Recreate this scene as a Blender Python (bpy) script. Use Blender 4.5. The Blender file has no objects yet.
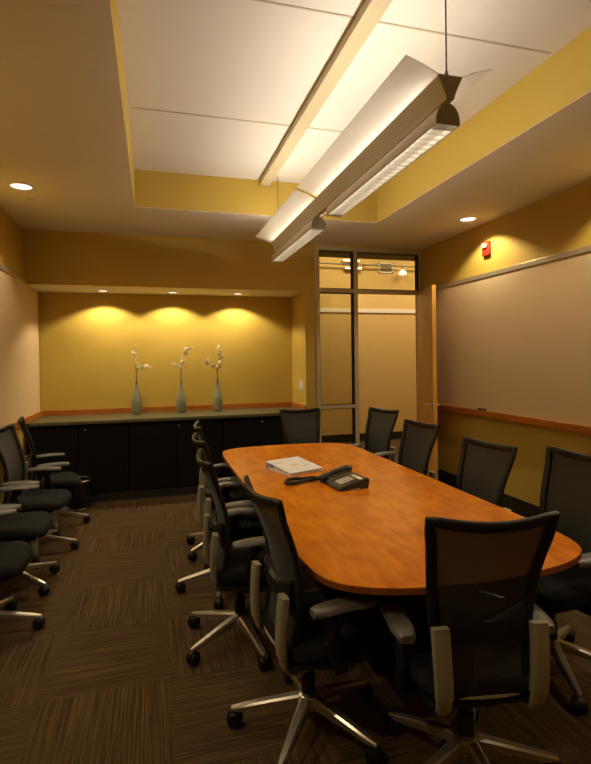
import bpy, bmesh, math, random
from mathutils import Vector, Matrix, Euler
random.seed(7)
PI = math.pi
D2R = math.radians
SC = bpy.context.scene
COL = SC.collection

# ------------------------------------------------------------------ camera
F_PX, PITCH, YAW, ROLL, CAM_H, SHY = 506.5, -0.0049, 0.2735, -0.0129, 1.589, -20.4
cam_d = bpy.data.cameras.new('camera')
cam = bpy.data.objects.new('camera', cam_d)
COL.objects.link(cam)
cam_d.sensor_fit = 'VERTICAL'
cam_d.sensor_height = 36.0
cam_d.lens = F_PX / 764.0 * 36.0
cam_d.shift_y = SHY / 764.0
cam_d.clip_start = 0.02
cam.location = (0, 0, CAM_H)
_r0 = Vector((math.cos(YAW), -math.sin(YAW), 0))
_f0 = Vector((math.sin(YAW), math.cos(YAW), 0))
_u0 = Vector((0, 0, 1))
_f = _f0 * math.cos(PITCH) + _u0 * math.sin(PITCH)
_u = _u0 * math.cos(PITCH) - _f0 * math.sin(PITCH)
_r = _r0 * math.cos(ROLL) + _u * math.sin(ROLL)
_u2 = _u * math.cos(ROLL) - _r0 * math.sin(ROLL)
cam.rotation_euler = Matrix((_r, _u2, -_f)).transposed().to_euler()
SC.camera = cam

# ------------------------------------------------------------------ world, exposure, light levels
SC.view_settings.view_transform = 'Standard'
SC.view_settings.look = 'None'
SC.view_settings.exposure = 0.0
SC.view_settings.gamma = 1.0
SC.view_settings.use_curve_mapping = False
w = bpy.data.worlds.new('world')
SC.world = w
w.use_nodes = True
w.node_tree.nodes['Background'].inputs[0].default_value = (1.0, 0.8, 0.55, 1)
w.node_tree.nodes['Background'].inputs[1].default_value = 0.0
TUBE_UP = 60.0          # emission of the pendant's upward tubes
TUBE_DOWN = 4.0         # emission of the pendant's louvred tubes
CAN_W = 46.0            # wall-side recessed cans, watts
NICHE_W = 34.0          # small cans over the counter
HALL_W = 42.0           # unseen panels added to light the corridor
FLUO = (1.0, 0.91, 0.76)
HALO = (1.0, 0.83, 0.52)

# ------------------------------------------------------------------ material helpers
def new_mat(name):
    m = bpy.data.materials.new(name)
    m.use_nodes = True
    nt = m.node_tree
    return m, nt, nt.nodes['Principled BSDF']

def mat(name, col, rough=0.6, metal=0.0, noise=0.0, nscale=30.0, bump=0.0, bscale=200.0, spec=0.5, stretch=None):
    m, nt, b = new_mat(name)
    b.inputs['Base Color'].default_value = (*col, 1)
    b.inputs['Roughness'].default_value = rough
    b.inputs['Metallic'].default_value = metal
    b.inputs['Specular IOR Level'].default_value = spec
    tc = nt.nodes.new('ShaderNodeTexCoord')
    mp = nt.nodes.new('ShaderNodeMapping')
    nt.links.new(tc.outputs['Object'], mp.inputs['Vector'])
    if stretch:
        mp.inputs['Scale'].default_value = stretch
    n = nt.nodes.new('ShaderNodeTexNoise')
    n.inputs['Scale'].default_value = nscale
    n.inputs['Detail'].default_value = 4
    nt.links.new(mp.outputs[0], n.inputs['Vector'])
    mx = nt.nodes.new('ShaderNodeMix')
    mx.data_type = 'RGBA'
    mx.inputs['A'].default_value = (*[c * (1 - noise) for c in col], 1)
    mx.inputs['B'].default_value = (*[min(1, c * (1 + noise)) for c in col], 1)
    nt.links.new(n.outputs['Fac'], mx.inputs['Factor'])
    nt.links.new(mx.outputs['Result'], b.inputs['Base Color'])
    if bump:
        n2 = nt.nodes.new('ShaderNodeTexNoise')
        n2.inputs['Scale'].default_value = bscale
        nt.links.new(tc.outputs['Object'], n2.inputs['Vector'])
        bp = nt.nodes.new('ShaderNodeBump')
        bp.inputs['Strength'].default_value = bump
        bp.inputs['Distance'].default_value = 0.002
        nt.links.new(n2.outputs['Fac'], bp.inputs['Height'])
        nt.links.new(bp.outputs[0], b.inputs['Normal'])
    return m

def emit(name, col, strength):
    m, nt, b = new_mat(name)
    b.inputs['Base Color'].default_value = (*col, 1)
    b.inputs['Emission Color'].default_value = (*col, 1)
    b.inputs['Emission Strength'].default_value = strength
    return m

def wood(name, dark, light, rough=0.3, scale=(2, 14, 14), rot=(0, 0, 0), coat=0.0, fig=0.35):
    m, nt, b = new_mat(name)
    tc = nt.nodes.new('ShaderNodeTexCoord')
    mp = nt.nodes.new('ShaderNodeMapping')
    mp.inputs['Scale'].default_value = scale
    mp.inputs['Rotation'].default_value = rot
    nt.links.new(tc.outputs['Object'], mp.inputs['Vector'])
    n = nt.nodes.new('ShaderNodeTexNoise')
    n.inputs['Scale'].default_value = 1.6
    n.inputs['Detail'].default_value = 6
    n.inputs['Distortion'].default_value = 1.2
    nt.links.new(mp.outputs[0], n.inputs['Vector'])
    n2 = nt.nodes.new('ShaderNodeTexNoise')
    n2.inputs['Scale'].default_value = 7.0
    n2.inputs['Detail'].default_value = 3
    nt.links.new(tc.outputs['Object'], n2.inputs['Vector'])
    mm = nt.nodes.new('ShaderNodeMix')
    mm.inputs['Factor'].default_value = fig
    nt.links.new(n.outputs['Fac'], mm.inputs['A'])
    nt.links.new(n2.outputs['Fac'], mm.inputs['B'])
    cr = nt.nodes.new('ShaderNodeValToRGB')
    cr.color_ramp.elements[0].position = 0.32
    cr.color_ramp.elements[0].color = (*dark, 1)
    cr.color_ramp.elements[1].position = 0.68
    cr.color_ramp.elements[1].color = (*light, 1)
    nt.links.new(mm.outputs['Result'], cr.inputs['Fac'])
    nt.links.new(cr.outputs['Color'], b.inputs['Base Color'])
    b.inputs['Roughness'].default_value = rough
    b.inputs['Coat Weight'].default_value = coat
    b.inputs['Coat Roughness'].default_value = 0.15
    return m

def carpet_mat(name):
    m, nt, b = new_mat(name)
    T = 0.61
    tc = nt.nodes.new('ShaderNodeTexCoord')
    off = nt.nodes.new('ShaderNodeMapping')
    off.inputs['Location'].default_value = (0.545, 0.45, 0.3)
    nt.links.new(tc.outputs['Object'], off.inputs['Vector'])
    ck = nt.nodes.new('ShaderNodeTexChecker')
    ck.inputs['Scale'].default_value = 1.0 / T
    nt.links.new(off.outputs[0], ck.inputs['Vector'])
    fac = []
    for sc in ((125, 1.8, 1), (1.8, 125, 1)):
        mp = nt.nodes.new('ShaderNodeMapping')
        mp.inputs['Scale'].default_value = sc
        nt.links.new(tc.outputs['Object'], mp.inputs['Vector'])
        n = nt.nodes.new('ShaderNodeTexNoise')
        n.inputs['Scale'].default_value = 1.0
        n.inputs['Detail'].default_value = 4
        n.inputs['Roughness'].default_value = 0.7
        nt.links.new(mp.outputs[0], n.inputs['Vector'])
        fac.append(n)
    mm = nt.nodes.new('ShaderNodeMix')
    nt.links.new(ck.outputs['Fac'], mm.inputs['Factor'])
    nt.links.new(fac[0].outputs['Fac'], mm.inputs['A'])
    nt.links.new(fac[1].outputs['Fac'], mm.inputs['B'])
    cr = nt.nodes.new('ShaderNodeValToRGB')
    e = cr.color_ramp.elements
    e[0].position = 0.33; e[0].color = (0.040, 0.025, 0.011, 1)
    e[1].position = 0.70; e[1].color = (0.19, 0.115, 0.050, 1)
    k = e.new(0.52); k.color = (0.092, 0.056, 0.025, 1)
    nt.links.new(mm.outputs['Result'], cr.inputs['Fac'])
    nt.links.new(cr.outputs['Color'], b.inputs['Base Color'])
    b.inputs['Roughness'].default_value = 0.95
    b.inputs['Specular IOR Level'].default_value = 0.1
    bp = nt.nodes.new('ShaderNodeBump')
    bp.inputs['Strength'].default_value = 0.4
    bp.inputs['Distance'].default_value = 0.004
    nt.links.new(mm.outputs['Result'], bp.inputs['Height'])
    nt.links.new(bp.outputs[0], b.inputs['Normal'])
    return m

def mesh_fabric(name, col, open_frac):
    m, nt, b = new_mat(name)
    b.inputs['Base Color'].default_value = (*col, 1)
    b.inputs['Roughness'].default_value = 0.75
    b.inputs['Sheen Weight'].default_value = 0.08
    b.inputs['Sheen Roughness'].default_value = 0.5
    tc = nt.nodes.new('ShaderNodeTexCoord')
    wv = nt.nodes.new('ShaderNodeTexWave')
    wv.wave_type = 'BANDS'; wv.bands_direction = 'Z'
    wv.inputs['Scale'].default_value = 90
    nt.links.new(tc.outputs['Object'], wv.inputs['Vector'])
    mr = nt.nodes.new('ShaderNodeMapRange')
    mr.inputs['To Min'].default_value = open_frac * 0.7
    mr.inputs['To Max'].default_value = open_frac * 1.3
    nt.links.new(wv.outputs['Fac'], mr.inputs['Value'])
    tr = nt.nodes.new('ShaderNodeBsdfTransparent')
    mx = nt.nodes.new('ShaderNodeMixShader')
    nt.links.new(mr.outputs[0], mx.inputs[0])
    nt.links.new(b.outputs[0], mx.inputs[1])
    nt.links.new(tr.outputs[0], mx.inputs[2])
    nt.links.new(mx.outputs[0], nt.nodes['Material Output'].inputs['Surface'])
    return m

def glass_mat(name, tint):
    m, nt, b = new_mat(name)
    tr = nt.nodes.new('ShaderNodeBsdfTransparent')
    tr.inputs[0].default_value = (*tint, 1)
    gl = nt.nodes.new('ShaderNodeBsdfGlossy')
    gl.inputs['Roughness'].default_value = 0.02
    fr = nt.nodes.new('ShaderNodeFresnel')
    fr.inputs['IOR'].default_value = 1.45
    mx = nt.nodes.new('ShaderNodeMixShader')
    nt.links.new(fr.outputs[0], mx.inputs[0])
    nt.links.new(tr.outputs[0], mx.inputs[1])
    nt.links.new(gl.outputs[0], mx.inputs[2])
    nt.links.new(mx.outputs[0], nt.nodes['Material Output'].inputs['Surface'])
    return m

def translucent_mat(name, col, fac=0.78):
    m, nt, b = new_mat(name)
    b.inputs['Base Color'].default_value = (*col, 1)
    b.inputs['Roughness'].default_value = 0.5
    tl = nt.nodes.new('ShaderNodeBsdfTranslucent')
    tl.inputs[0].default_value = (*col, 1)
    mx = nt.nodes.new('ShaderNodeMixShader')
    mx.inputs[0].default_value = fac
    nt.links.new(b.outputs[0], mx.inputs[1])
    nt.links.new(tl.outputs[0], mx.inputs[2])
    nt.links.new(mx.outputs[0], nt.nodes['Material Output'].inputs['Surface'])
    return m

M = dict(
    wall=mat('mustard_paint', (0.54, 0.375, 0.066), 0.75, noise=0.03, nscale=4, bump=0.15, bscale=350),
    hall=mat('tan_paint', (0.66, 0.46, 0.17), 0.75, noise=0.03, nscale=4),
    ceil=mat('off_white_ceiling_paint', (0.80, 0.73, 0.60), 0.85, noise=0.03, nscale=5, bump=0.15, bscale=300),
    cove=mat('white_ceiling_panel', (0.80, 0.76, 0.68), 0.85, noise=0.02, nscale=5),
    batten=mat('pale_tan_batten', (0.52, 0.43, 0.26), 0.7),
    bulk=mat('dark_brown_bulkhead', (0.22, 0.165, 0.09), 0.8),  # corridor bulkhead in one even dark brown
    joint=mat('panel_joint_grey', (0.55, 0.48, 0.36), 0.8),
    board=mat('beige_tackboard_cloth', (0.68, 0.52, 0.32), 0.95, noise=0.10, nscale=160, bump=0.3, bscale=500, spec=0.15),
    rail=mat('brushed_rail_metal', (0.52, 0.46, 0.36), 0.42, 0.6, noise=0.05),
    frame=mat('champagne_window_metal', (0.54, 0.47, 0.33), 0.45, 0.1, noise=0.04),
    oak=wood('door_veneer', (0.42, 0.20, 0.030), (0.58, 0.30, 0.055), 0.42, (14, 14, 1.2)),
    oakedge=wood('door_edge_wood', (0.66, 0.33, 0.045), (0.82, 0.44, 0.08), 0.4, (14, 14, 1.2)),
    cherry=wood('cherry_trim_wood', (0.36, 0.100, 0.012), (0.50, 0.165, 0.022), 0.35, (2, 3, 20)),
    table=wood('cherry_table_veneer', (0.50, 0.125, 0.003), (0.78, 0.245, 0.006), 0.24, (9, 1.6, 4), coat=0.0, fig=0.45),
    tedge=wood('cherry_table_edge', (0.26, 0.07, 0.012), (0.36, 0.11, 0.02), 0.35, (3, 3, 30)),
    black=mat('black_laminate', (0.0055, 0.0052, 0.0048), 0.5, noise=0.1, spec=0.2),
    counter=mat('green_grey_counter', (0.115, 0.115, 0.065), 0.32, noise=0.18, nscale=120),
    base=mat('black_rubber_base', (0.018, 0.017, 0.016), 0.6, spec=0.3),
    carpet=carpet_mat('striped_carpet_tile'),
    ceramic=mat('celadon_ceramic', (0.27, 0.29, 0.21), 0.35, noise=0.15, nscale=18),
    stem=mat('brown_green_stem', (0.16, 0.13, 0.04), 0.7),
    petal=translucent_mat('cream_petal', (0.92, 0.88, 0.74), 0.5),
    blk_plastic=mat('black_plastic', (0.009, 0.009, 0.009), 0.45, noise=0.05, spec=0.35),
    blk_fabric=mat('black_woven_seat', (0.012, 0.012, 0.013), 0.9, noise=0.25, nscale=220, bump=0.4, bscale=600, spec=0.2),
    mesh=mesh_fabric('charcoal_back_mesh', (0.024, 0.025, 0.025), 0.030),
    grey_pl=mat('silver_grey_plastic', (0.33, 0.30, 0.225), 0.45, 0.15, noise=0.04),
    arm=mat('grey_arm_pad', (0.13, 0.124, 0.115), 0.40, noise=0.06, spec=0.6),
    alu=mat('polished_aluminium', (0.60, 0.56, 0.50), 0.30, 0.85, noise=0.04),
    chrome=mat('chrome', (0.72, 0.70, 0.66), 0.16, 1.0),
    white=mat('white_plastic', (0.78, 0.76, 0.70), 0.4),
    paper=mat('white_vinyl', (0.88, 0.91, 0.97), 0.35),
    pages=mat('paper_block', (0.74, 0.70, 0.60), 0.8, noise=0.1, nscale=60, stretch=(1, 1, 40)),
    ink=mat('yellow_print', (0.80, 0.58, 0.16), 0.5),
    red=mat('red_plastic', (0.52, 0.035, 0.012), 0.4),
    lens=mat('clear_strobe_lens', (0.82, 0.80, 0.72), 0.12),
    phone=mat('charcoal_phone_plastic', (0.030, 0.029, 0.028), 0.32, noise=0.05),
    keypad=mat('brown_grey_keypad', (0.10, 0.085, 0.07), 0.4),
    key=mat('pale_key', (0.74, 0.70, 0.60), 0.5),
    lamp_metal=mat('pewter_lamp_metal', (0.30, 0.27, 0.21), 0.38, 0.7, noise=0.05),
    perf=mat('perforated_lamp_side', (0.62, 0.57, 0.48), 0.5, 0.2, noise=0.25, nscale=2, stretch=(1, 1, 160)),
    wing=translucent_mat('white_lamp_wing', (0.92, 0.90, 0.86)),
    louver=mat('mirror_louver', (0.78, 0.75, 0.70), 0.25, 0.8),
    cable=mat('steel_cable', (0.10, 0.09, 0.07), 0.5, 0.2),
    tube_up=emit('lit_tube_up', FLUO, TUBE_UP),
    tube_dn=emit('lit_tube_down', FLUO, TUBE_DOWN),
    can_lens=emit('lit_can', (1.0, 0.93, 0.82), 1.6),
    hall_lens=emit('lit_hall_panel', (1.0, 0.9, 0.72), 1.6),
    glass=glass_mat('window_glass', (0.86, 0.86, 0.78)),
    bin=mat('black_gloss_bin', (0.014, 0.014, 0.014), 0.16, spec=0.6),
    dark_metal=mat('dark_track_metal', (0.22, 0.19, 0.15), 0.5, 0.3),
)

# ------------------------------------------------------------------ geometry helpers
def link(name, bm, material, parent=None, smooth=True, angle=40):
    me = bpy.data.meshes.new(name)
    bmesh.ops.recalc_face_normals(bm, faces=bm.faces)
    bm.to_mesh(me)
    bm.free()
    mats = material if isinstance(material, (list, tuple)) else [material]
    for m in mats:
        me.materials.append(m)
    o = bpy.data.objects.new(name, me)
    COL.objects.link(o)
    if smooth:
        for p in me.polygons:
            p.use_smooth = True
        try:
            me.set_sharp_from_angle(angle=D2R(angle))
        except Exception:
            pass
    if parent is not None:
        o.parent = parent
    return o

def tag(o, label=None, cat=None, group=None, kind=None):
    if label: o['label'] = label
    if cat: o['category'] = cat
    if group: o['group'] = group
    if kind: o['kind'] = kind
    return o

def empty(name, loc=(0, 0, 0), rz=0.0):
    o = bpy.data.objects.new(name, None)
    COL.objects.link(o)
    o.empty_display_size = 0.1
    o.location = loc
    o.rotation_euler = (0, 0, rz)
    return o

def box(bm, lo, hi, bevel=0.0, mtx=None, seg=2):
    b = bmesh.new()
    bmesh.ops.create_cube(b, size=1.0)
    for v in b.verts:
        v.co = Vector(((lo[0] + hi[0]) / 2 + v.co.x * (hi[0] - lo[0]), (lo[1] + hi[1]) / 2 + v.co.y * (hi[1] - lo[1]), (lo[2] + hi[2]) / 2 + v.co.z * (hi[2] - lo[2])))
    if bevel:
        bmesh.ops.bevel(b, geom=b.edges[:], offset=bevel, segments=seg, profile=0.5, affect='EDGES')
    if mtx is not None:
        bmesh.ops.transform(b, matrix=mtx, verts=b.verts)
    merge(bm, b)

def merge(bm, b):
    vm = {}
    for v in b.verts:
        vm[v] = bm.verts.new(v.co)
    for f in b.faces:
        try:
            nf = bm.faces.new([vm[v] for v in f.verts])
            nf.material_index = f.material_index
        except ValueError:
            pass
    b.free()

def new():
    return bmesh.new()

def rings(bm, ring_list, cap=True, closed=False):
    """skin a list of vertex loops"""
    vr = [[bm.verts.new(p) for p in r] for r in ring_list]
    n = len(vr[0])
    cnt = len(vr)
    for i in range(cnt if closed else cnt - 1):
        a, b = vr[i], vr[(i + 1) % cnt]
        for j in range(n):
            k = (j + 1) % n
            bm.faces.new((a[j], a[k], b[k], b[j]))
    if cap and not closed:
        bm.faces.new(list(reversed(vr[0])))
        bm.faces.new(vr[-1])

def frames(pts, side=None, closed=False):
    out = []
    n = len(pts)
    prev = None
    for i, p in enumerate(pts):
        if closed:
            t = pts[(i + 1) % n] - pts[i - 1]
        else:
            t = pts[min(i + 1, n - 1)] - pts[max(i - 1, 0)]
        t.normalize()
        if side is not None:
            s = (side - t * side.dot(t)).normalized()
        elif prev is None:
            ref = Vector((0, 0, 1)) if abs(t.z) < 0.9 else Vector((1, 0, 0))
            s = ref.cross(t).normalized()
        else:
            s = (prev - t * prev.dot(t)).normalized()
        prev = s
        out.append((t, s, t.cross(s)))
    return out

def tube(bm, pts, r, seg=10, closed=False, side=None, cap=True):
    pts = [Vector(p) for p in pts]
    fr = frames(pts, side, closed)
    rl = []
    for i, p in enumerate(pts):
        rad = r[i] if isinstance(r, (list, tuple)) else r
        rl.append([p + fr[i][1] * (rad * math.cos(2 * PI * k / seg)) + fr[i][2] * (rad * math.sin(2 * PI * k / seg)) for k in range(seg)])
    rings(bm, rl, cap, closed)

def strip(bm, pts, wid, thk, side, closed=False, rnd=0.35):
    """sweep a rounded rectangle: wid along side, thk along the other axis; wid, thk may be lists"""
    pts = [Vector(p) for p in pts]
    sd = side
    fr = frames(pts, Vector(sd), closed) if sd is not None else frames(pts, None, closed)
    rl = []
    for i, p in enumerate(pts):
        a = (wid[i] if isinstance(wid, (list, tuple)) else wid) / 2
        b = (thk[i] if isinstance(thk, (list, tuple)) else thk) / 2
        c = min(a, b) * rnd
        pr = [(a, -b + c), (a, b - c), (a - c, b), (-a + c, b), (-a, b - c), (-a, -b + c), (-a + c, -b), (a - c, -b)]
        rl.append([p + fr[i][1] * u + fr[i][2] * v for u, v in pr])
    rings(bm, rl, True, closed)

def lathe(bm, prof, seg=24, mtx=None):
    rl = [[Vector((r * math.cos(2 * PI * k / seg), r * math.sin(2 * PI * k / seg), z)) for k in range(seg)] for r, z in prof]
    if mtx is not None:
        rl = [[mtx @ p for p in r] for r in rl]
    rings(bm, rl, True)

def prism(bm, poly, z0, z1, axis='z'):
    def P(u, v, h):
        return {'z': (u, v, h), 'y': (u, h, v), 'x': (h, u, v)}[axis]
    rings(bm, [[Vector(P(u, v, z0)) for u, v in poly], [Vector(P(u, v, z1)) for u, v in poly]])

def smoothpath(pts, n=8):
    """Catmull-Rom through pts"""
    P = [Vector(p) for p in pts]
    P = [P[0] * 2 - P[1]] + P + [P[-1] * 2 - P[-2]]
    out = []
    for i in range(1, len(P) - 2):
        for k in range(n):
            t = k / n
            a, b, c, d = P[i - 1], P[i], P[i + 1], P[i + 2]
            out.append(0.5 * ((2 * b) + (c - a) * t + (2 * a - 5 * b + 4 * c - d) * t * t + (3 * b - a - 3 * c + d) * t ** 3))
    out.append(P[-2])
    return out

def struct(name, bm, m, parent=None, smooth=False):
    o = link(name, bm, m, parent, smooth)
    if parent is None:
        o['kind'] = 'structure'
    return o

def spot(name, loc, power, size_deg, blend, radius, parent, target_dir=(0, 0, -1), col=HALO):
    l = bpy.data.lights.new(name, 'SPOT')
    l.energy = power
    l.color = col
    l.spot_size = D2R(size_deg)
    l.spot_blend = blend
    l.shadow_soft_size = radius
    o = bpy.data.objects.new(name, l)
    COL.objects.link(o)
    o.location = loc
    o.rotation_euler = Vector(target_dir).to_track_quat('-Z', 'Y').to_euler()
    o.parent = parent
    return o

# ------------------------------------------------------------------ the room
XL, XR, YB, YN, YF = -1.359, 3.518, 6.148, 6.813, -1.0    # left, right, far face, niche back, near wall
H, HN = 3.05, 2.452                                        # ceiling, niche header
XN, XW = 1.860, 1.996                                      # niche right side, window left
WT = 0.12
HX1, HY1, HZ = 7.0, 9.0, 4.0                               # corridor extents

bm = new(); box(bm, (XL - WT, YF - WT, -0.10), (HX1 + 0.1, HY1 + 0.1, 0.0)); struct('floor', bm, M['carpet'])
bm = new(); box(bm, (XL - WT, YF, 0), (XL, YN + WT, H + 0.5)); struct('wall_left', bm, M['wall'])
bm = new(); box(bm, (XR, YF, 0), (XR + WT, YB, H + 0.5)); struct('wall_right', bm, M['wall'])
bm = new(); box(bm, (XL - WT, YF - WT, 0), (XR + WT, YF, H + 0.5)); struct('wall_near', bm, M['wall'])
bm = new()
box(bm, (XL, YB, HN), (XN, YN + WT, H + 0.5))               # header over the niche
box(bm, (XL, YN, 0), (XN, YN + WT, HN))                    # niche back
box(bm, (XN, YB, 0), (XW, YN + WT, H + 0.5))               # pier right of the niche
box(bm, (XW, YB, 3.032), (XR + WT, YB + WT, H + 0.5))      # lintel over the glazing
struct('wall_far', bm, M['wall'])

bm = new(); box(bm, (XL + 0.001, YB + 0.004, HN - 0.0015), (XN - 0.001, YN - 0.001, HN + 0.001)); struct('ceiling_niche', bm, M['ceil'])

# ceiling with its raised centre
CX0, CX1, CY0, CY1, CZ = -0.150, 2.348, 1.20, 5.035, 3.405
bm = new()
for lo, hi in (((XL, YF), (CX0, YB)), ((CX1, YF), (XR, YB)), ((CX0, YF), (CX1, CY0)), ((CX0, CY1), (CX1, YB))):
    box(bm, (lo[0], lo[1], H), (hi[0], hi[1], H + 0.0035))
ceiling = struct('ceiling', bm, M['ceil'])
bm = new()
t = 0.03
box(bm, (CX0 - t, CY0 - t, H + 0.004), (CX0, CY1 + t, CZ)); box(bm, (CX1, CY0 - t, H + 0.004), (CX1 + t, CY1 + t, CZ))
box(bm, (CX0, CY0 - t, H + 0.004), (CX1, CY0, CZ)); box(bm, (CX0, CY1, H + 0.004), (CX1, CY1 + t, CZ))
struct('cove_fascia', bm, M['wall'], ceiling)
bm = new(); box(bm, (CX0 - t, CY0 - t, CZ), (CX1 + t, CY1 + t, CZ + 0.05)); struct('cove_top', bm, M['cove'], ceiling)
for jy in (3.805, 2.515):
    bm = new(); box(bm, (CX0 + 0.02, jy - 0.006, CZ - 0.004), (CX1 - 0.03, jy + 0.006, CZ + 0.004)); struct('panel_joint', bm, M['joint'], ceiling)
bm = new(); box(bm, (1.058, CY0, 3.348), (1.158, CY1 - 0.004, CZ)); struct('ceiling_batten', bm, M['batten'], ceiling)

# baseboards
bm = new(); box(bm, (XR - 0.012, YF, 0), (XR, YB, 0.155)); struct('baseboard_right', bm, M['base'])
bm = new(); box(bm, (XL, YF, 0), (XL + 0.012, 6.08, 0.155)); struct('baseboard_left', bm, M['base'])
bm = new(); box(bm, (XN, YB - 0.012, 0), (XW, YB, 0.155)); struct('baseboard_far', bm, M['base'])

# glazed screen: frame, panes, doorway
FW = 0.052
y0, y1 = YB - 0.02, YB + 0.09
bm = new()
def bar(x0, x1, z0, z1): box(bm, (x0, y0, z0), (x1, y1, z1), 0.004)
bar(XW, XW + FW, 0, 3.03); bar(2.520, 2.575, 0, 3.03); bar(3.462, XR - 0.002, 0, 3.03)
for a, b in ((XW + FW, 2.520), (2.575, 3.462)):
    bar(a, b, 2.978, 3.03); bar(a, b, 2.440, 2.490)
bar(XW + FW, 2.520, 0.945, 0.990); bar(XW + FW, 2.520, 0.0, 0.05)
win = link('window_1', bm, M['frame'], None, False); win['kind'] = 'structure'
yg = YB + 0.035
for x0, x1, z0, z1 in ((XW + FW, 2.520, 0.05, 0.945), (XW + FW, 2.520, 0.99, 2.44), (XW + FW, 2.520, 2.49, 2.978), (2.575, 3.462, 2.49, 2.978)):
    bm = new(); g = 0.007
    for lo, hi in (((x0, z0), (x0 + g, z1)), ((x1 - g, z0), (x1, z1)), ((x0 + g, z0), (x1 - g, z0 + g)), ((x0 + g, z1 - g), (x1 - g, z1))):
        box(bm, (lo[0], YB - 0.006, lo[1]), (hi[0], YB + 0.08, hi[1]))
    link('reveal_shade_strip', bm, M['base'], win, False)  # dark lining added in place of shade on the frame's inner faces
    bm = new(); box(bm, (x0 - 0.005, yg, z0 - 0.005), (x1 + 0.005, yg + 0.006, z1 + 0.005)); link('glass_pane', bm, M['glass'], win, False)

# open door leaf, hinged on the right jamb
hinge = Vector((3.455, YB - 0.035)); free = Vector((3.150, 5.235))
dv = free - hinge; dl = dv.length; dang = math.atan2(dv.y, dv.x)
door = empty('door_1', (hinge.x, hinge.y, 0), dang); door['kind'] = 'structure'
bm = new(); box(bm, (0.0, -0.022, 0.012), (dl - 0.004, 0.022, 2.432)); link('door_leaf', bm, M['oak'], door, False)
bm = new(); box(bm, (dl - 0.004, -0.0225, 0.012), (dl, 0.0225, 2.432)); link('door_edge_band', bm, M['oakedge'], door, False)
for s in (-1, 1):
    bm = new()
    hx, hz = dl - 0.07, 1.03
    lathe(bm, [(0.026, 0), (0.026, 0.008), (0.011, 0.010), (0.011, 0.055)], 20, Matrix.Translation((hx, s * 0.022, hz)) @ Matrix.Rotation(-s * PI / 2, 4, 'X'))
    tube(bm, smoothpath([(hx + 0.008, s * 0.072, hz), (hx - 0.06, s * 0.076, hz), (hx - 0.125, s * 0.070, hz)], 5), 0.010, 10)
    link('door_handle', bm, M['chrome'], door)
for hz in (0.25, 1.22, 2.2):
    bm = new(); tube(bm, [(0.0, 0.028, hz - 0.05), (0.0, 0.028, hz + 0.05)], 0.008, 10); link('hinge', bm, M['rail'], door)

# corridor beyond the glass
bm = new(); box(bm, (1.0, HY1, 0), (HX1, HY1 + 0.1, HZ)); struct('wall_corridor', bm, M['hall'])
bm = new(); box(bm, (HX1, YB, 0), (HX1 + 0.1, HY1, HZ)); struct('wall_corridor_right', bm, M['hall'])
bm = new(); box(bm, (0.9, YN + WT, 0), (1.0, HY1 + 0.1, HZ)); struct('wall_corridor_left', bm, M['hall'])
bm = new(); box(bm, (XR + WT, YB, 0), (HX1, YB + WT, HZ)); struct('wall_corridor_near', bm, M['hall'])
bm = new(); box(bm, (0.9, 6.8, HZ), (HX1 + 0.1, HY1 + 0.1, HZ + 0.1))
struct('ceiling_corridor', bm, M['ceil'])
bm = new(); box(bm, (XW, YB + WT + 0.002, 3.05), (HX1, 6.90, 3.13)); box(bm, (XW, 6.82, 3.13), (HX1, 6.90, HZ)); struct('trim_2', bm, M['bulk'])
bm = new(); box(bm, (1.0, HY1 - 0.012, 0), (HX1, HY1, 0.15)); struct('baseboard_corridor', bm, M['base'])
bm = new(); box(bm, (1.0, HY1 - 0.022, 2.46), (HX1, HY1, 2.53), 0.004); struct('trim_1', bm, M['white'])

# ------------------------------------------------------------------ tackboards with their ledges
def tackboard(name, x, s, ylo, yhi, label):
    """s = +1 when the room lies on the +x side of the wall"""
    t = empty(name, (x, (ylo + yhi) / 2, 0))
    tag(t, label, 'tackboard')
    a, b = ylo - (ylo + yhi) / 2, yhi - (ylo + yhi) / 2
    def X(d0, d1): return (min(s * d0, s * d1), max(s * d0, s * d1))
    def pb(n, d0, d1, z0, z1, m, bev=0.003):
        bm = new(); xx = X(d0, d1); box(bm, (xx[0], a, z0), (xx[1], b, z1), bev); return link(n, bm, m, t, False)
    pb('cloth_panel', 0.001, 0.020, 0.985, 2.452, M['board'])
    pb('top_rail', 0.001, 0.030, 2.450, 2.500, M['rail'])
    pb('wooden_ledge', 0.001, 0.052, 0.932, 0.997, M['cherry'])
    return t
tackboard('tackboard', XR, -1, YF + 0.4, 6.02, 'long beige cloth tackboard with cherry ledge on the right wall, above the row of chairs')
tackboard('tackboard.001', XL, 1, YF + 0.4, 6.79, 'beige cloth tackboard on the left wall running into the counter niche')

# marker lying on the right ledge
bm = new(); tube(bm, [(3.482, 4.76, 1.008), (3.482, 4.89, 1.008)], 0.010, 10)
tag(link('marker', bm, M['blk_plastic']), 'black marker lying on the cherry ledge of the right tackboard', 'marker')

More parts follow.
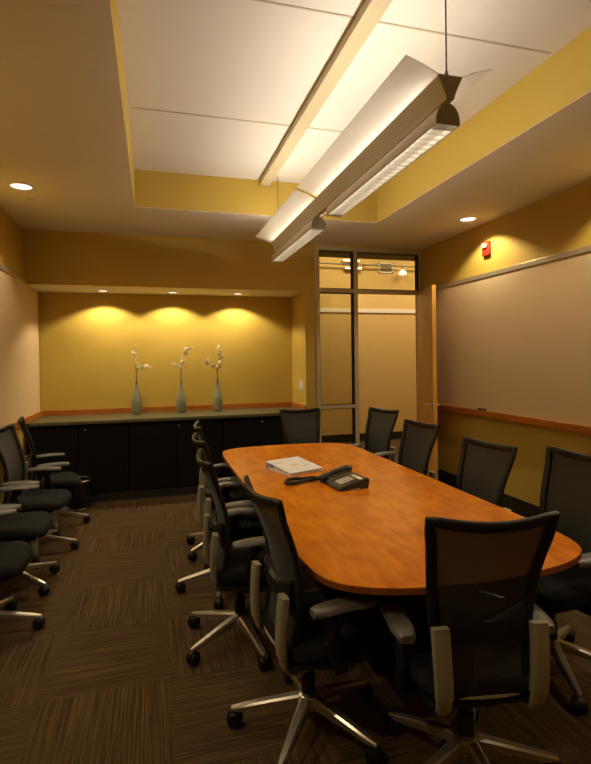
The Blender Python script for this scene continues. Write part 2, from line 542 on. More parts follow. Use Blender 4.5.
# ------------------------------------------------------------------ counter and cabinets in the niche
bm = new(); box(bm, (XL + 0.002, 6.070, 0.890), (XN - 0.002, YN - 0.002, 0.930), 0.006)
top = tag(link('countertop', bm, M['counter'], None, False), 'grey-green counter along the niche under the three vases', 'counter')
bm = new()
box(bm, (XL + 0.002, YN - 0.022, 0.930), (XN - 0.022, YN - 0.002, 0.997), 0.003)
box(bm, (XN - 0.022, YB + 0.004, 0.930), (XN - 0.002, YN - 0.002, 0.997), 0.003)
link('backsplash', bm, M['cherry'], top, False)
edges = [XL + 0.004, -0.285, 0.788, XN - 0.004]
cabl = ['left-hand black cabinet under the counter, behind the chairs by the left wall', 'middle black cabinet under the counter, below the two left vases', 'right-hand black cabinet under the counter, behind the table end']
knobx = (-0.746, 0.280, 1.278)
for i in range(3):
    a, b = edges[i] + 0.002, edges[i + 1] - 0.002
    c = empty('base_cabinet' + ('' if i == 0 else '.%03d' % i), ((a + b) / 2, 6.45, 0))
    tag(c, cabl[i], 'cabinet', 'black base cabinets')
    q = (b - a) / 2
    bm = new(); box(bm, (-q, -0.31, 0.10), (q, 0.355, 0.888)); link('body', bm, M['black'], c, False)
    bm = new(); box(bm, (-q, -0.325, 0.0), (q, 0.34, 0.10)); link('toe_kick', bm, M['base'], c, False)
    for s in (-1, 1):
        bm = new(); box(bm, (min(0.002 * s, (q - 0.002) * s), -0.334, 0.105), (max(0.002 * s, (q - 0.002) * s), -0.311, 0.882), 0.002); d = link('cabinet_door', bm, M['black'], c, False)
        kx = knobx[i] - (a + b) / 2
        if (kx > 0) == (s > 0):
            bm = new(); lathe(bm, [(0.012, 0), (0.012, 0.008), (0.005, 0.011)], 12, Matrix.Translation((kx, -0.334, 0.822)) @ Matrix.Rotation(PI / 2, 4, 'X')); link('door_lock', bm, M['chrome'], d)

# vases with blossoming twigs
def vase(i, x, y, branches, label):
    PET = (0.022, 0.029)
    v = empty('vase' + ('' if i == 0 else '.%03d' % i), (x, y, 0.931))
    tag(v, label, 'vase', 'celadon vases on the counter')
    bm = new()
    prof = [(0.046, 0), (0.050, 0.004), (0.060, 0.05), (0.066, 0.11), (0.064, 0.16), (0.054, 0.21), (0.038, 0.265), (0.024, 0.315), (0.018, 0.355), (0.017, 0.385), (0.020, 0.398), (0.014, 0.398), (0.012, 0.37)]
    lathe(bm, prof, 28); link('vase_body', bm, M['ceramic'], v)
    f = empty('flower_spray' + ('' if i == 0 else '.%03d' % i), (x, y, 0.931))
    tag(f, label.replace('slim grey-green vase', 'cream blossom spray in the vase'), 'flowers', 'blossom sprays')
    for br in branches:
        pts = smoothpath([(0, 0, 0.30)] + [q[:3] for q in br], 4)
        bm = new(); tube(bm, pts, [0.005 - 0.0028 * k / len(pts) for k in range(len(pts))], 6); link('twig', bm, M['stem'], f)
        n = len(pts)
        ks = [k for k in range(n) if pts[k].z > 0.555]
        for j, k in enumerate(ks):
            bm = new()
            ctr = pts[k] + Vector(((-1) ** j * random.uniform(0.006, 0.024), random.uniform(-0.015, 0.0), random.uniform(-0.008, 0.008)))
            rot = Euler((random.uniform(0.9, 1.9), random.uniform(-.5, .5), random.uniform(0, 6))).to_matrix()
            for p in range(5):
                a = 2 * PI * p / 5
                d = rot @ Vector((math.cos(a), math.sin(a), 0.25)); sd = rot @ Vector((-math.sin(a), math.cos(a), 0))
                R = random.uniform(*PET)
                up = d.cross(sd)
                rl = []
                for u, wd in ((0.05, 0.15), (0.4, 0.42), (0.75, 0.46), (1.0, 0.12)):
                    c0 = ctr + d * (R * u)
                    rl.append([c0 + sd * (R * wd) + up * 0.0, c0 + up * 0.0025, c0 - sd * (R * wd), c0 - up * 0.0025])
                rings(bm, rl)
            bmesh.ops.create_icosphere(bm, subdivisions=1, radius=0.007, matrix=Matrix.Translation(ctr))
            link('blossom', bm, M['petal'], f)
vase(0, -0.205, 6.60, [[(0.003, 0, 0.46), (-0.012, 0, 0.60), (-0.020, 0, 0.72), (-0.012, -0.01, 0.83)], [(0.0, 0, 0.48), (0.03, -.01, 0.57), (0.10, -.01, 0.595), (0.165, -.01, 0.585)]], 'slim grey-green vase, leftmost of the three on the counter')
vase(1, 0.335, 6.58, [[(-0.003, 0, 0.46), (0.015, 0, 0.58), (0.030, 0, 0.69), (0.065, -.01, 0.79), (0.110, -.01, 0.815)], [(0.0, 0, 0.48), (-0.02, -.01, 0.57), (-0.07, -.01, 0.605), (-0.115, -.01, 0.615)]], 'slim grey-green vase, middle one of the three on the counter')
vase(2, 0.795, 6.57, [[(0.0, 0, 0.46), (0.008, 0, 0.56), (0.040, 0, 0.66), (0.035, 0, 0.75), (0.010, -.01, 0.835)], [(0.0, 0, 0.48), (-0.035, -.01, 0.56), (-0.095, -.01, 0.60), (-0.145, -.01, 0.67)]], 'slim grey-green vase, rightmost of the three on the counter')

# ------------------------------------------------------------------ lamps
def can_light(i, x, y, z, r, power, label, group, size, blend):
    c = empty('recessed_downlight' + ('' if i == 0 else '.%03d' % i), (x, y, z))
    tag(c, label, 'ceiling light', group)
    bm = new(); lathe(bm, [(r * 1.22, -0.0005), (r * 1.22, -0.006), (r * 1.02, -0.011), (r * 0.98, -0.0015)], 28); link('trim_ring', bm, M['white'], c)
    bm = new(); lathe(bm, [(r * 0.99, -0.001), (r * 0.99, -0.004), (r * 0.6, -0.006)], 28); link('lens', bm, M['can_lens'], c)
    spot('can_lamp', (0, 0, -0.02), power, size, blend, 0.02, c)
can_light(0, -1.031, 4.640, H, 0.080, CAN_W, 'lit recessed downlight in the soffit near the left wall', 'wall-side downlights', 128, 0.35)
can_light(1, 3.222, 4.665, H, 0.080, CAN_W, 'lit recessed downlight in the soffit above the red alarm', 'wall-side downlights', 128, 0.35)
for k, (cx, cy, wd) in enumerate(((-0.575, 6.52, 'left vase'), (0.245, 6.52, 'middle vase'), (1.065, 6.52, 'right end of the counter'))):
    can_light(2 + k, cx, cy, HN - 0.0015, 0.056, NICHE_W, 'small lit downlight in the niche header, ' + ('leftmost of three', 'middle one of three', 'rightmost of three')[k], 'niche downlights', 132, 0.30)
for k, (cx, cy, lb) in enumerate(((-1.031, 2.90, 'left soffit downlight nearer the viewer, outside the frame'), (3.222, 2.90, 'right soffit downlight just outside the frame, lighting the tackboard'), (-1.031, 0.95, 'left soffit downlight beside the viewer, outside the frame'), (3.222, 0.95, 'right soffit downlight beside the viewer, outside the frame'))):
    can_light(5 + k, cx, cy, H, 0.080, CAN_W, lb, 'wall-side downlights', 128, 0.35)
for i, (x, y, lb) in enumerate(((-1.035, 5.03, 'flat sprinkler cap in the ceiling behind the left soffit downlight'), (3.219, 5.05, 'flat sprinkler cap in the ceiling behind the right soffit downlight'))):
    bm = new(); lathe(bm, [(0.045, H - 0.0005), (0.045, H - 0.006), (0.038, H - 0.010)], 24, Matrix.Translation((x, y, 0)))
    tag(link('sprinkler_cap' + ('' if i == 0 else '.001'), bm, M['ceil']), lb, 'sprinkler', 'sprinkler caps')

def pendant():
    px, ya, yb = 1.212, 1.865, 5.00
    p = empty('pendant_light', (px, (ya + yb) / 2, 2.57))
    tag(p, 'long pewter pendant light with white wings and louvres hung over the table', 'pendant light')
    oy, oz = -(ya + yb) / 2, -2.57
    def at(bm_): bmesh.ops.translate(bm_, vec=(0, oy, oz), verts=bm_.verts); return bm_
    # V-shaped upper housing (open top), run through both sections
    zt, zb = 2.767, 2.668
    out = [(-0.056, zt), (-0.036, 2.725), (-0.022, 2.69), (-0.017, zb), (0.017, zb), (0.022, 2.69), (0.036, 2.725), (0.056, zt), (0.052, zt), (0.030, 2.722), (0.013, 2.69), (-0.013, 2.69), (-0.030, 2.722), (-0.052, zt)]
    bm = new(); prism(bm, out, ya + 0.006, yb - 0.006, 'y'); link('upper_housing', at(bm), M['perf'], p)
    for a, b in ((ya, ya + 0.006), (yb - 0.006, yb)):
        bm = new(); prism(bm, [(-0.058, zt), (-0.037, 2.723), (-0.022, 2.69), (-0.016, zb), (0.016, zb), (0.022, 2.69), (0.037, 2.723), (0.058, zt)], a, b, 'y'); link('end_cap', at(bm), M['lamp_metal'], p)
    # wings: two pairs
    for a, b in ((ya + 0.0, 3.50), (3.545, yb)):
        for s in (-1, 1):
            bm = new()
            e = 0.012
            pr = [(s * 0.055, zt - 0.004), (s * 0.120, zt + 0.026), (s * 0.205, zt + 0.052), (s * 0.205, zt + 0.055), (s * 0.120, zt + 0.030), (s * 0.055, zt)]
            prism(bm, pr, a, b, 'y'); link('wing', at(bm), M['wing'], p)
    # upward tubes
    for a, b in ((ya + 0.10, 3.42), (3.60, yb - 0.10)):
        bm = new(); tube(bm, [(0, a, 2.792), (0, b, 2.792)], 0.013, 10); link('fluorescent_tube', at(bm), M['tube_up'], p)
    # half-round louvred troughs below
    R = 0.056; zc = 2.588
    arc = [(R * math.cos(t_), zc + 1.30 * R * math.sin(t_)) for t_ in [PI * k / 12 for k in range(13)]]
    arcin = [((R - 0.004) * math.cos(t_), zc + 1.24 * R * math.sin(t_)) for t_ in [PI * k / 12 for k in range(12, -1, -1)]]
    shell = [(R, zc - 0.018)] + arc + [(-R, zc - 0.018), (-R + 0.004, zc - 0.018)] + arcin + [(R - 0.004, zc - 0.018)]
    for a, b in ((ya + 0.02, 3.30), (3.62, yb - 0.02)):
        bm = new(); prism(bm, shell, a + 0.004, b - 0.004, 'y'); tr = link('trough', at(bm), M['perf'], p)
        for c, d in ((a, a + 0.004), (b - 0.004, b)):
            bm = new(); prism(bm, [(R, zc - 0.018)] + arc + [(-R, zc - 0.018)], c, d, 'y'); link('trough_cap', at(bm), M['lamp_metal'], tr)
        bm = new()
        n = int((b - a) / 0.052)
        for k in range(1, n):
            yy = a + (b - a) * k / n
            box(bm, (-R + 0.005, yy - 0.0015, zc - 0.018), (R - 0.005, yy + 0.0015, zc + 0.020))
        for s in (-1, 1):
            box(bm, (s * (R - 0.0045) - 0.0008, a + 0.005, zc - 0.018), (s * (R - 0.0045) + 0.0008, b - 0.005, zc + 0.012))
        link('louver', at(bm), M['louver'], tr)
        bm = new(); tube(bm, [(0, a + 0.03, zc + 0.042), (0, b - 0.03, zc + 0.042)], 0.013, 10); link('fluorescent_tube', at(bm), M['tube_dn'], tr)
        for c in (a + 0.25, b - 0.31):
            bm = new(); box(bm, (-0.006, c, zc + 0.06), (0.006, c + 0.06, zb + 0.004)); link('bracket', at(bm), M['lamp_metal'], tr)
    # steel suspension wires
    for yy in (ya + 0.03, 4.885):
        bm = new()
        tube(bm, [(0, yy, zt - 0.002), (0, yy, CZ - 0.006)], 0.0034, 8)
        w_ = link('suspension_wire', at(bm), M['cable'], p)
        bm = new(); lathe(bm, [(0.016, zt + 0.000), (0.016, zt + 0.008), (0.008, zt + 0.014), (0.007, zt + 0.032), (0.003, zt + 0.036)], 12, Matrix.Translation((0, yy, 0))); link('wire_gripper', at(bm), M['lamp_metal'], w_)
        bm = new(); lathe(bm, [(0.022, CZ - 0.001), (0.022, CZ - 0.012), (0.006, CZ - 0.018)], 14, Matrix.Translation((0, yy, 0))); link('ceiling_cup', at(bm), M['white'], w_)
pendant()

# corridor fittings
for k, (x, y) in enumerate(((3.4, 8.0), (5.4, 8.0))):  # out-of-view ceiling panels, added to light the corridor
    o = empty('corridor_fill_panel' + ('' if k == 0 else '.001'), (x, y, HZ))
    tag(o, ('unseen light panel added to brighten the corridor beyond the glass, nearer the doorway', 'unseen light panel added to brighten the corridor beyond the glass, farther right')[k], 'ceiling light', 'added corridor fill panels')
    bm = new(); box(bm, (-0.6, -0.3, -0.03), (0.6, 0.3, -0.001), 0.004); link('panel_frame', bm, M['white'], o, False)
    bm = new(); box(bm, (-0.56, -0.26, -0.034), (0.56, 0.26, -0.029)); link('diffuser', bm, M['hall_lens'], o, False)
    l = bpy.data.lights.new('corridor_fill_lamp', 'AREA'); l.shape = 'RECTANGLE'; l.size = 1.1; l.size_y = 0.5; l.energy = HALL_W; l.color = (1.0, 0.80, 0.50)
    lo = bpy.data.objects.new('corridor_fill_lamp', l); COL.objects.link(lo); lo.location = (0, 0, -0.045); lo.parent = o
bm = new(); tube(bm, [(1.3, 8.90, 3.36), (6.6, 8.90, 3.36)], 0.014, 8)
trk = tag(link('lamp_track', bm, M['dark_metal']), 'thin dark track running across the corridor seen through the top panes', 'track')
for xx in (1.5, 3.9, 6.4):
    bm = new(); box(bm, (xx - 0.012, 8.895, 3.35), (xx + 0.012, HY1, 3.37)); link('bracket', bm, M['dark_metal'], trk, False)
o = empty('track_lamp', (4.68, 8.90, 3.20))
tag(o, 'small white bell lamp hanging from the corridor track', 'lamp')
bm = new(); lathe(bm, [(0.070, 0.0), (0.074, 0.02), (0.060, 0.06), (0.030, 0.085), (0.018, 0.10)], 20); link('lamp_shade', bm, M['hall_lens'], o)
bm = new(); tube(bm, [(0, 0, 0.09), (0, 0, 0.147)], 0.010, 8); link('stem', bm, M['dark_metal'], o)
o = empty('air_vent', (4.365, HY1, 3.335))
tag(o, 'white louvred air vent high on the corridor wall', 'vent')
bm = new()
for lo, hi in (((-0.15, -0.10), (0.15, -0.075)), ((-0.15, 0.075), (0.15, 0.10)), ((-0.15, -0.10), (-0.12, 0.10)), ((0.12, -0.10), (0.15, 0.10))):
    box(bm, (lo[0], -0.018, lo[1]), (hi[0], -0.001, hi[1]), 0.002)
link('vent_frame', bm, M['white'], o, False)
bm = new()
for k in range(11):
    xx = -0.11 + 0.022 * k
    box(bm, (xx - 0.003, -0.012, -0.075), (xx + 0.003, -0.001, 0.075))
link('vent_slats', bm, M['grey_pl'], o, False)
for k, (xx, zz) in enumerate(((3.62, 3.43), (3.66, 3.29))):
    o = empty('strip_light' + ('' if k == 0 else '.001'), (xx, 8.93, zz))
    tag(o, ('white strip light on the corridor wall, upper of two', 'white strip light on the corridor wall, lower of two')[k], 'strip light', 'corridor strip lights')
    bm = new(); box(bm, (-0.17, -0.02, -0.022), (0.17, 0.07, 0.022), 0.006); link('housing', bm, M['white'], o, False)
    bm = new(); box(bm, (-0.165, -0.026, -0.014), (0.165, -0.019, 0.014), 0.003); link('diffuser', bm, M['hall_lens'], o, False)

# fire alarm strobe on the right wall
o = empty('fire_alarm', (XR, 4.742, 2.762)); tag(o, 'red fire alarm strobe with clear lens high on the right wall', 'fire alarm')
bm = new(); box(bm, (-0.035, -0.058, -0.075), (-0.001, 0.058, 0.075), 0.006); link('alarm_body', bm, M['red'], o, False)
bm = new(); box(bm, (-0.058, -0.040, 0.005), (-0.034, 0.040, 0.052), 0.010); link('strobe_lens', bm, M['lens'], o)
bm = new()
for k in range(4): box(bm, (-0.0365, -0.035, -0.06 + 0.012 * k), (-0.034, 0.035, -0.055 + 0.012 * k))
link('sounder_grille', bm, M['base'], o, False)
# switches on the niche side
for k, yy in enumerate((6.385, 6.285)):
    o = empty('light_switch' + ('' if k == 0 else '.001'), (XN, yy, 1.25))
    tag(o, ('white switch plate on the niche side wall, the deeper of two', 'white switch plate on the niche side wall, nearer the room')[k], 'light switch', 'switches in the niche')
    bm = new(); box(bm, (-0.007, -0.036, -0.058), (-0.0005, 0.036, 0.058), 0.003); link('plate', bm, M['white'], o, False)
    bm = new(); box(bm, (-0.012, -0.016, -0.034), (-0.006, 0.016, 0.034), 0.002); link('rocker', bm, M['paper'], o, False)

# ------------------------------------------------------------------ the table
TX, TZ = 1.232, 0.74
outline = [(0.588, 3.28), (0.584, 4.30), (0.596, 4.62), (0.640, 4.76), (0.740, 4.835), (0.900, 4.875), (1.232, 4.895), (1.560, 4.865), (1.72, 4.82), (1.812, 4.74), (1.856, 4.60), (1.872, 4.30), (1.874, 3.28), (1.872, 2.26), (1.862, 2.00), (1.820, 1.835), (1.725, 1.745), (1.56, 1.685), (1.232, 1.645), (0.96, 1.672), (0.80, 1.715), (0.68, 1.785), (0.615, 1.89), (0.594, 2.06), (0.588, 2.30)]
sm = smoothpath(outline + [outline[0]], 6)[:-1]
poly = [(p.x, p.y) for p in sm]
table = empty('conference_table', (TX, 3.28, 0))
tag(table, 'long cherry veneer conference table with rounded ends in the middle of the room', 'table')
def loc(bm_): bmesh.ops.translate(bm_, vec=(-TX, -3.28, 0), verts=bm_.verts); return bm_
def half(keep):
    bm = new(); prism(bm, poly, TZ - 0.004, TZ)
    bmesh.ops.bisect_plane(bm, geom=bm.verts[:] + bm.edges[:] + bm.faces[:], plane_co=(0, 3.285, 0), plane_no=(0.035, 1, 0), clear_outer=keep < 0, clear_inner=keep > 0)
    hole = [e for e in bm.edges if e.is_boundary]
    bmesh.ops.holes_fill(bm, edges=hole)
    return bm
for k in (-1, 1):
    link('tabletop_leaf', loc(half(k)), M['table'], table, False)
bm = new()
def off(d): return [(TX + (u - TX) * (1 - d / 0.65), 3.28 + (v - 3.28) * (1 - d / 1.62)) for u, v in poly]
rings(bm, [[Vector((u, v, TZ - 0.0045)) for u, v in off(-0.001)], [Vector((u, v, TZ - 0.026)) for u, v in off(-0.001)], [Vector((u, v, TZ - 0.038)) for u, v in off(0.02)]])
link('edge_band', loc(bm), M['tedge'], table, True, 50)
bm = new(); box(bm, (0.60, 3.283, TZ - 0.003), (1.86, 3.287, TZ + 0.0006), 0, Matrix.Translation((TX, 3.285, 0)) @ Matrix.Rotation(-0.035, 4, 'Z') @ Matrix.Translation((-TX, -3.285, 0))); link('leaf_seam', loc(bm), M['batten'], table, False)
for yc in (2.62, 3.94):
    bm = new(); box(bm, (TX - 0.20, yc - 0.30, 0.0), (TX + 0.20, yc + 0.30, TZ - 0.040), 0.04, None, 4); link('pedestal', loc(bm), M['black'], table)

# binder on the table: wedge, thick at its spine (far left)
o = empty('ring_binder', (1.030, 3.752, TZ + 0.001), 0); tag(o, 'white ring binder with yellow print lying on the table beside the phone', 'binder')
BA = D2R(20)
RB = Matrix.Rotation(BA, 4, 'Z')
def quadslab(bm_, pts, th):
    P = [Vector(p) for p in pts]; n = (P[1] - P[0]).cross(P[2] - P[0]).normalized()
    rings(bm_, [[p for p in P], [p + n * th for p in P]])
bl, bw = 0.155, 0.163      # half sizes: along the spine, across
bm = new(); box(bm, (-bl, -bw, 0.0), (bl, bw, 0.003), 0.001, RB); link('back_cover', bm, M['paper'], o, False)
bm = new(); box(bm, (-bl, bw - 0.003, 0.003), (bl, bw, 0.055), 0.001, RB); link('spine', bm, M['paper'], o, False)
bm = new(); quadslab(bm, [RB @ Vector(p) for p in ((-bl, -bw - 0.004, 0.017), (bl, -bw - 0.004, 0.017), (bl, bw, 0.055), (-bl, bw, 0.055))], 0.003); fc = link('front_cover', bm, M['paper'], o, False)
bm = new(); rings(bm, [[RB @ Vector(p) for p in ((x_, -bw + 0.008, 0.004), (x_, 0.07, 0.004), (x_, 0.07, 0.040), (x_, -bw + 0.008, 0.016))] for x_ in (-bl + 0.012, bl - 0.012)]); link('page_block', bm, M['pages'], o, False)
bm = new()
sl = (0.055 - 0.017) / (2 * bw + 0.004)
for (u, v, du, dv_) in ((-0.085, 0.078, 0.030, 0.008), (0.0, 0.0, 0.020, 0.014), (-0.01, -0.030, 0.045, 0.004), (0.075, -0.060, 0.020, 0.006), (-0.05, -0.085, 0.030, 0.004)):
    quadslab(bm, [RB @ Vector((a, b, 0.0202 + (b + bw + 0.004) * sl + 0.0004)) for a, b in ((u - du, v - dv_), (u + du, v - dv_), (u + du, v + dv_), (u - du, v + dv_))], 0.0006)
link('cover_print', bm, M['ink'], o, False)

# desk telephone: wedge body, handset along one side, cord looping over the table
PX, PY, PA = 1.222, 3.185, D2R(-82)
o = empty('desk_phone', (PX, PY, TZ + 0.001), PA); tag(o, 'dark office telephone with pale keys on the conference table beside the white binder', 'telephone')
bm = new()
body = [(-0.110, 0.0), (-0.114, 0.012), (-0.104, 0.020), (0.080, 0.062), (0.102, 0.064), (0.110, 0.050), (0.100, 0.0)]
rings(bm, [[Vector((u, v, w_)) for v, w_ in body] for u in (-0.142, -0.138, 0.138, 0.142)])
link('phone_body', bm, M['phone'], o, True, 30)
def slope(v): return 0.020 + (v + 0.104) * (0.042 / 0.184)
def onface(bm_, u0, u1, v0, v1, t0, t1):
    rings(bm_, [[Vector((u, v, slope(v) + tt)) for u, v in ((u0, v0), (u1, v0), (u1, v1), (u0, v1))] for tt in (t0, t1)])
bm = new(); onface(bm, -0.075, 0.134, -0.098, 0.078, -0.001, 0.0015); kp = link('face_plate', bm, M['keypad'], o, False)
bm = new(); onface(bm, 0.00, 0.126, 0.050, 0.074, 0.001, 0.003); link('display', bm, M['key'], kp, False)
for r_ in range(4):
    for c_ in range(3):
        bm = new(); u = 0.000 + 0.030 * c_; v = -0.070 + 0.026 * r_
        onface(bm, u, u + 0.022, v, v + 0.017, 0.001, 0.006); link('key', bm, M['key'], kp, False)
for r_ in range(6):
    bm = new(); v = -0.082 + 0.022 * r_
    onface(bm, 0.100, 0.128, v, v + 0.011, 0.001, 0.004); link('line_key', bm, M['phone'], kp, False)
for r_ in range(6):
    bm = new(); v = -0.082 + 0.022 * r_
    onface(bm, -0.040, -0.018, v, v + 0.011, 0.001, 0.004); link('line_key', bm, M['phone'], kp, False)
bm = new()
HX = -0.110
hp = smoothpath([(HX, -0.122, slope(-0.11) + 0.014), (HX, -0.085, slope(-0.085) + 0.022), (HX, -0.01, slope(0) + 0.026), (HX, 0.075, slope(0.075) + 0.024), (HX, 0.112, slope(0.1) + 0.014)], 5)
strip(bm, hp, [0.054 if (k < 6 or k > len(hp) - 7) else 0.042 for k in range(len(hp))], [0.032 if (k < 6 or k > len(hp) - 7) else 0.024 for k in range(len(hp))], (1, 0, 0), rnd=0.6)
hs = link('handset', bm, M['phone'], o, True, 50)
bm = new(); box(bm, (0.128, -0.03, -0.0005), (0.150, 0.04, 0.006), 0.002); link('foot', bm, M['grey_pl'], o, False)
bm = new()
inv = (Matrix.Translation((PX, PY, TZ + 0.001)) @ Matrix.Rotation(PA, 4, 'Z')).inverted()
cp = smoothpath([inv @ Vector(q) for q in ((1.105, 3.305, 0.768), (1.060, 3.345, 0.752), (1.000, 3.335, 0.752), (0.925, 3.292, 0.752), (0.868, 3.285, 0.752), (0.853, 3.325, 0.752), (0.880, 3.385, 0.752), (0.935, 3.402, 0.752), (1.000, 3.392, 0.752), (1.060, 3.350, 0.762), (1.105, 3.290, 0.757), (1.135, 3.260, 0.757))], 10)
tube(bm, [q + Vector((0, 0, 0.003)) for q in cp], 0.0120, 8); link('cord', bm, M['blk_plastic'], hs)

# wastebasket by the cabinets
o = empty('wastebasket', (-0.805, 5.930, 0)); tag(o, 'black wastebasket with a silver rim between the wall chairs and the cabinets', 'wastebasket')
bm = new(); lathe(bm, [(0.098, 0.0), (0.102, 0.006), (0.136, 0.308), (0.132, 0.308), (0.098, 0.012), (0.0005, 0.012)], 32); link('bin_body', bm, M['bin'], o)
bm = new(); n = 32
tube(bm, [(0.137 * math.cos(2 * PI * k / n), 0.137 * math.sin(2 * PI * k / n), 0.310) for k in range(n)], 0.013, 8, True); link('rim', bm, M['chrome'], o)
bm = new(); tube(bm, [(0.105 * math.cos(2 * PI * k / n), 0.105 * math.sin(2 * PI * k / n), 0.010) for k in range(n)], 0.009, 8, True); link('base_ring', bm, M['chrome'], o)

# ------------------------------------------------------------------ the task chair (faces +x)
def back_pt(s, t):
    z = 0.435 + 0.592 * t + 0.020 * s * s * t ** 3
    hw = 0.158 + 0.036 * t + 0.026 * t ** 3
    x = -0.185 + 0.035 * math.sin(PI * min(1, t * 1.15)) - 0.060 * t ** 2 - 0.02 * t ** 4 + 0.035 * s * s * (0.6 + 0.4 * t)
    return Vector((x, s * hw, z))

def make_chair(name, label):
    c = empty(name)
    tag(c, label, 'chair')
    # seat cushion
    bm = new()
    NS = 28
    rl = []
    for (k, z, e) in ((0.90, 0.405, 1.0), (0.985, 0.415, 1.0), (1.0, 0.430, 1.0), (0.985, 0.455, 1.0), (0.93, 0.468, 1.0), (0.6, 0.470, 1.0), (0.2, 0.466, 1.0)):
        loop = []
        for j in range(NS):
            a = 2 * PI * j / NS
            ca, sa = math.cos(a), math.sin(a)
            x = 0.035 + 0.235 * k * math.copysign(abs(ca) ** 0.45, ca)
            y = 0.245 * k * math.copysign(abs(sa) ** 0.45, sa) * (1 - 0.05 * (x < 0))
            zz = z - (0.030 * max(0, (x - 0.16) / 0.11) ** 2)
            loop.append(Vector((x, y, zz)))
        rl.append(loop)
    rings(bm, rl)
    link('seat', bm, M['blk_fabric'], c, True, 70)
    bm = new(); box(bm, (-0.19, -0.215, 0.386), (0.22, 0.215, 0.404), 0.008); link('seat_pan', bm, M['blk_plastic'], c)
    # back frame
    bm = new()
    NT = 16
    path = [back_pt(-1, k / NT) for k in range(NT)] + [back_pt(-1 + 2 * k / 12, 1.0) for k in range(12)] + [back_pt(1, 1 - k / NT) for k in range(NT)] + [back_pt(1 - 2 * k / 12, 0.0) for k in range(12)]
    side = []
    pts = path
    fr_n = len(pts)
    # width lies in the back's surface, thickness across it
    rl = []
    for i, p in enumerate(pts):
        tv = (pts[(i + 1) % fr_n] - pts[i - 1]).normalized()
        nrm = Vector((1, 0, 0.12)); nrm = (nrm - tv * nrm.dot(tv)).normalized()
        sd = tv.cross(nrm)
        top_ = NT <= i <= NT + 12
        a = 0.018 if top_ else 0.019
        b = 0.011
        q = 0.005
        rl.append([p + sd * u + nrm * v for u, v in ((a, -b + q), (a, b - q), (a - q, b), (-a + q, b), (-a, b - q), (-a, -b + q), (-a + q, -b), (a - q, -b))])
    rings(bm, rl, True, True)
    link('back_frame', bm, M['blk_plastic'], c, True, 60)
    # mesh
    bm = new()
    gs = [[bm.verts.new(back_pt(-0.96 + 1.92 * i / 10, 0.01 + 0.975 * j / 16)) for i in range(11)] for j in range(17)]
    for j in range(16):
        for i in range(10):
            bm.faces.new((gs[j][i], gs[j][i + 1], gs[j + 1][i + 1], gs[j + 1][i]))
    link('back_mesh', bm, M['mesh'], c, True, 180)
    # lumbar pad behind the mesh
    bm = new()
    rl = []
    for i in range(13):
        s = -0.86 + 1.72 * i / 12
        wv = 0.035 + 0.030 * abs(s) ** 1.5
        p = back_pt(s, 0.36)
        hh = 0.055 - 0.020 * math.cos(s * PI)
        rl.append([p + Vector((-0.012, 0, hh)), p + Vector((-0.028, 0, hh * 0.7)), p + Vector((-0.028, 0, -hh * 0.7)), p + Vector((-0.012, 0, -hh))])
    rings(bm, rl); link('lumbar_pad', bm, M['blk_plastic'], c, True, 50)
    # grey uprights outside the back, then J arms running forward under the seat
    for s in (-1, 1):
        bm = new()
        strip(bm, smoothpath([(-0.202, s * 0.176, 0.672), (-0.210, s * 0.174, 0.590), (-0.214, s * 0.170, 0.490), (-0.210, s * 0.168, 0.436)], 5), 0.060, 0.030, (0, 1, 0), rnd=0.3)
        bu = link('back_upright', bm, M['grey_pl'], c, True, 50)
        bm = new()
        strip(bm, smoothpath([(-0.210, s * 0.168, 0.432), (-0.196, s * 0.166, 0.385), (-0.150, s * 0.160, 0.358), (-0.06, s * 0.13, 0.352), (0.03, s * 0.07, 0.352)], 6), [0.055] * 6 + [0.034] * 19, 0.018, (0, 1, 0), rnd=0.5)
        link('back_support_arm', bm, M['grey_pl'], c, True, 50)
        # armrest: bracket, post, pad
        bm = new()
        strip(bm, smoothpath([(0.00, s * 0.08, 0.372), (0.0, s * 0.20, 0.372), (0.0, s * 0.262, 0.385), (-0.02, s * 0.275, 0.44), (-0.045, s * 0.278, 0.52)], 5), 0.060, 0.022, (1, 0, 0), rnd=0.6)
        strip(bm, smoothpath([(-0.045, s * 0.278, 0.50), (-0.035, s * 0.278, 0.57), (0.015, s * 0.275, 0.622)], 5), 0.046, 0.032, (1, 0, 0), rnd=0.7)
        ar = link('armrest', bm, M['blk_plastic'], c, True, 50)
        bm = new()
        rl = []
        for k in range(15):
            u = -0.125 + 0.270 * k / 14
            e = 1 - abs(2 * k / 14 - 1) ** 5 * 0.45
            zc_ = 0.634 + 0.010 * math.sin(PI * k / 14)
            hw = 0.044 * e
            rl.append([Vector((u, s * 0.275 + y_, zc_ + z_)) for y_, z_ in ((hw, -0.006), (hw * 0.92, 0.010), (hw * 0.6, 0.016), (-hw * 0.6, 0.016), (-hw * 0.92, 0.010), (-hw, -0.006), (-hw * 0.8, -0.013), (hw * 0.8, -0.013))])
        rings(bm, rl); link('arm_pad', bm, M['arm'], ar, True, 60)
    bm = new()
    tube(bm, [back_pt(-0.94 + 1.88 * k / 14, 0.0) + Vector((-0.014, 0, -0.012)) for k in range(15)], 0.007, 8); link('lower_back_rim', bm, M['grey_pl'], c)
    # mechanism, tilt knob, column
    bm = new(); box(bm, (-0.12, -0.075, 0.325), (0.15, 0.075, 0.388), 0.015); link('tilt_mechanism', bm, M['blk_plastic'], c)
    bm = new(); tube(bm, [(0.07, -0.06, 0.350), (0.07, -0.215, 0.350)], 0.009, 10); tube(bm, [(0.07, -0.20, 0.350), (0.07, -0.245, 0.350)], [0.020, 0.022], 14); link('tension_knob', bm, M['grey_pl'], c)
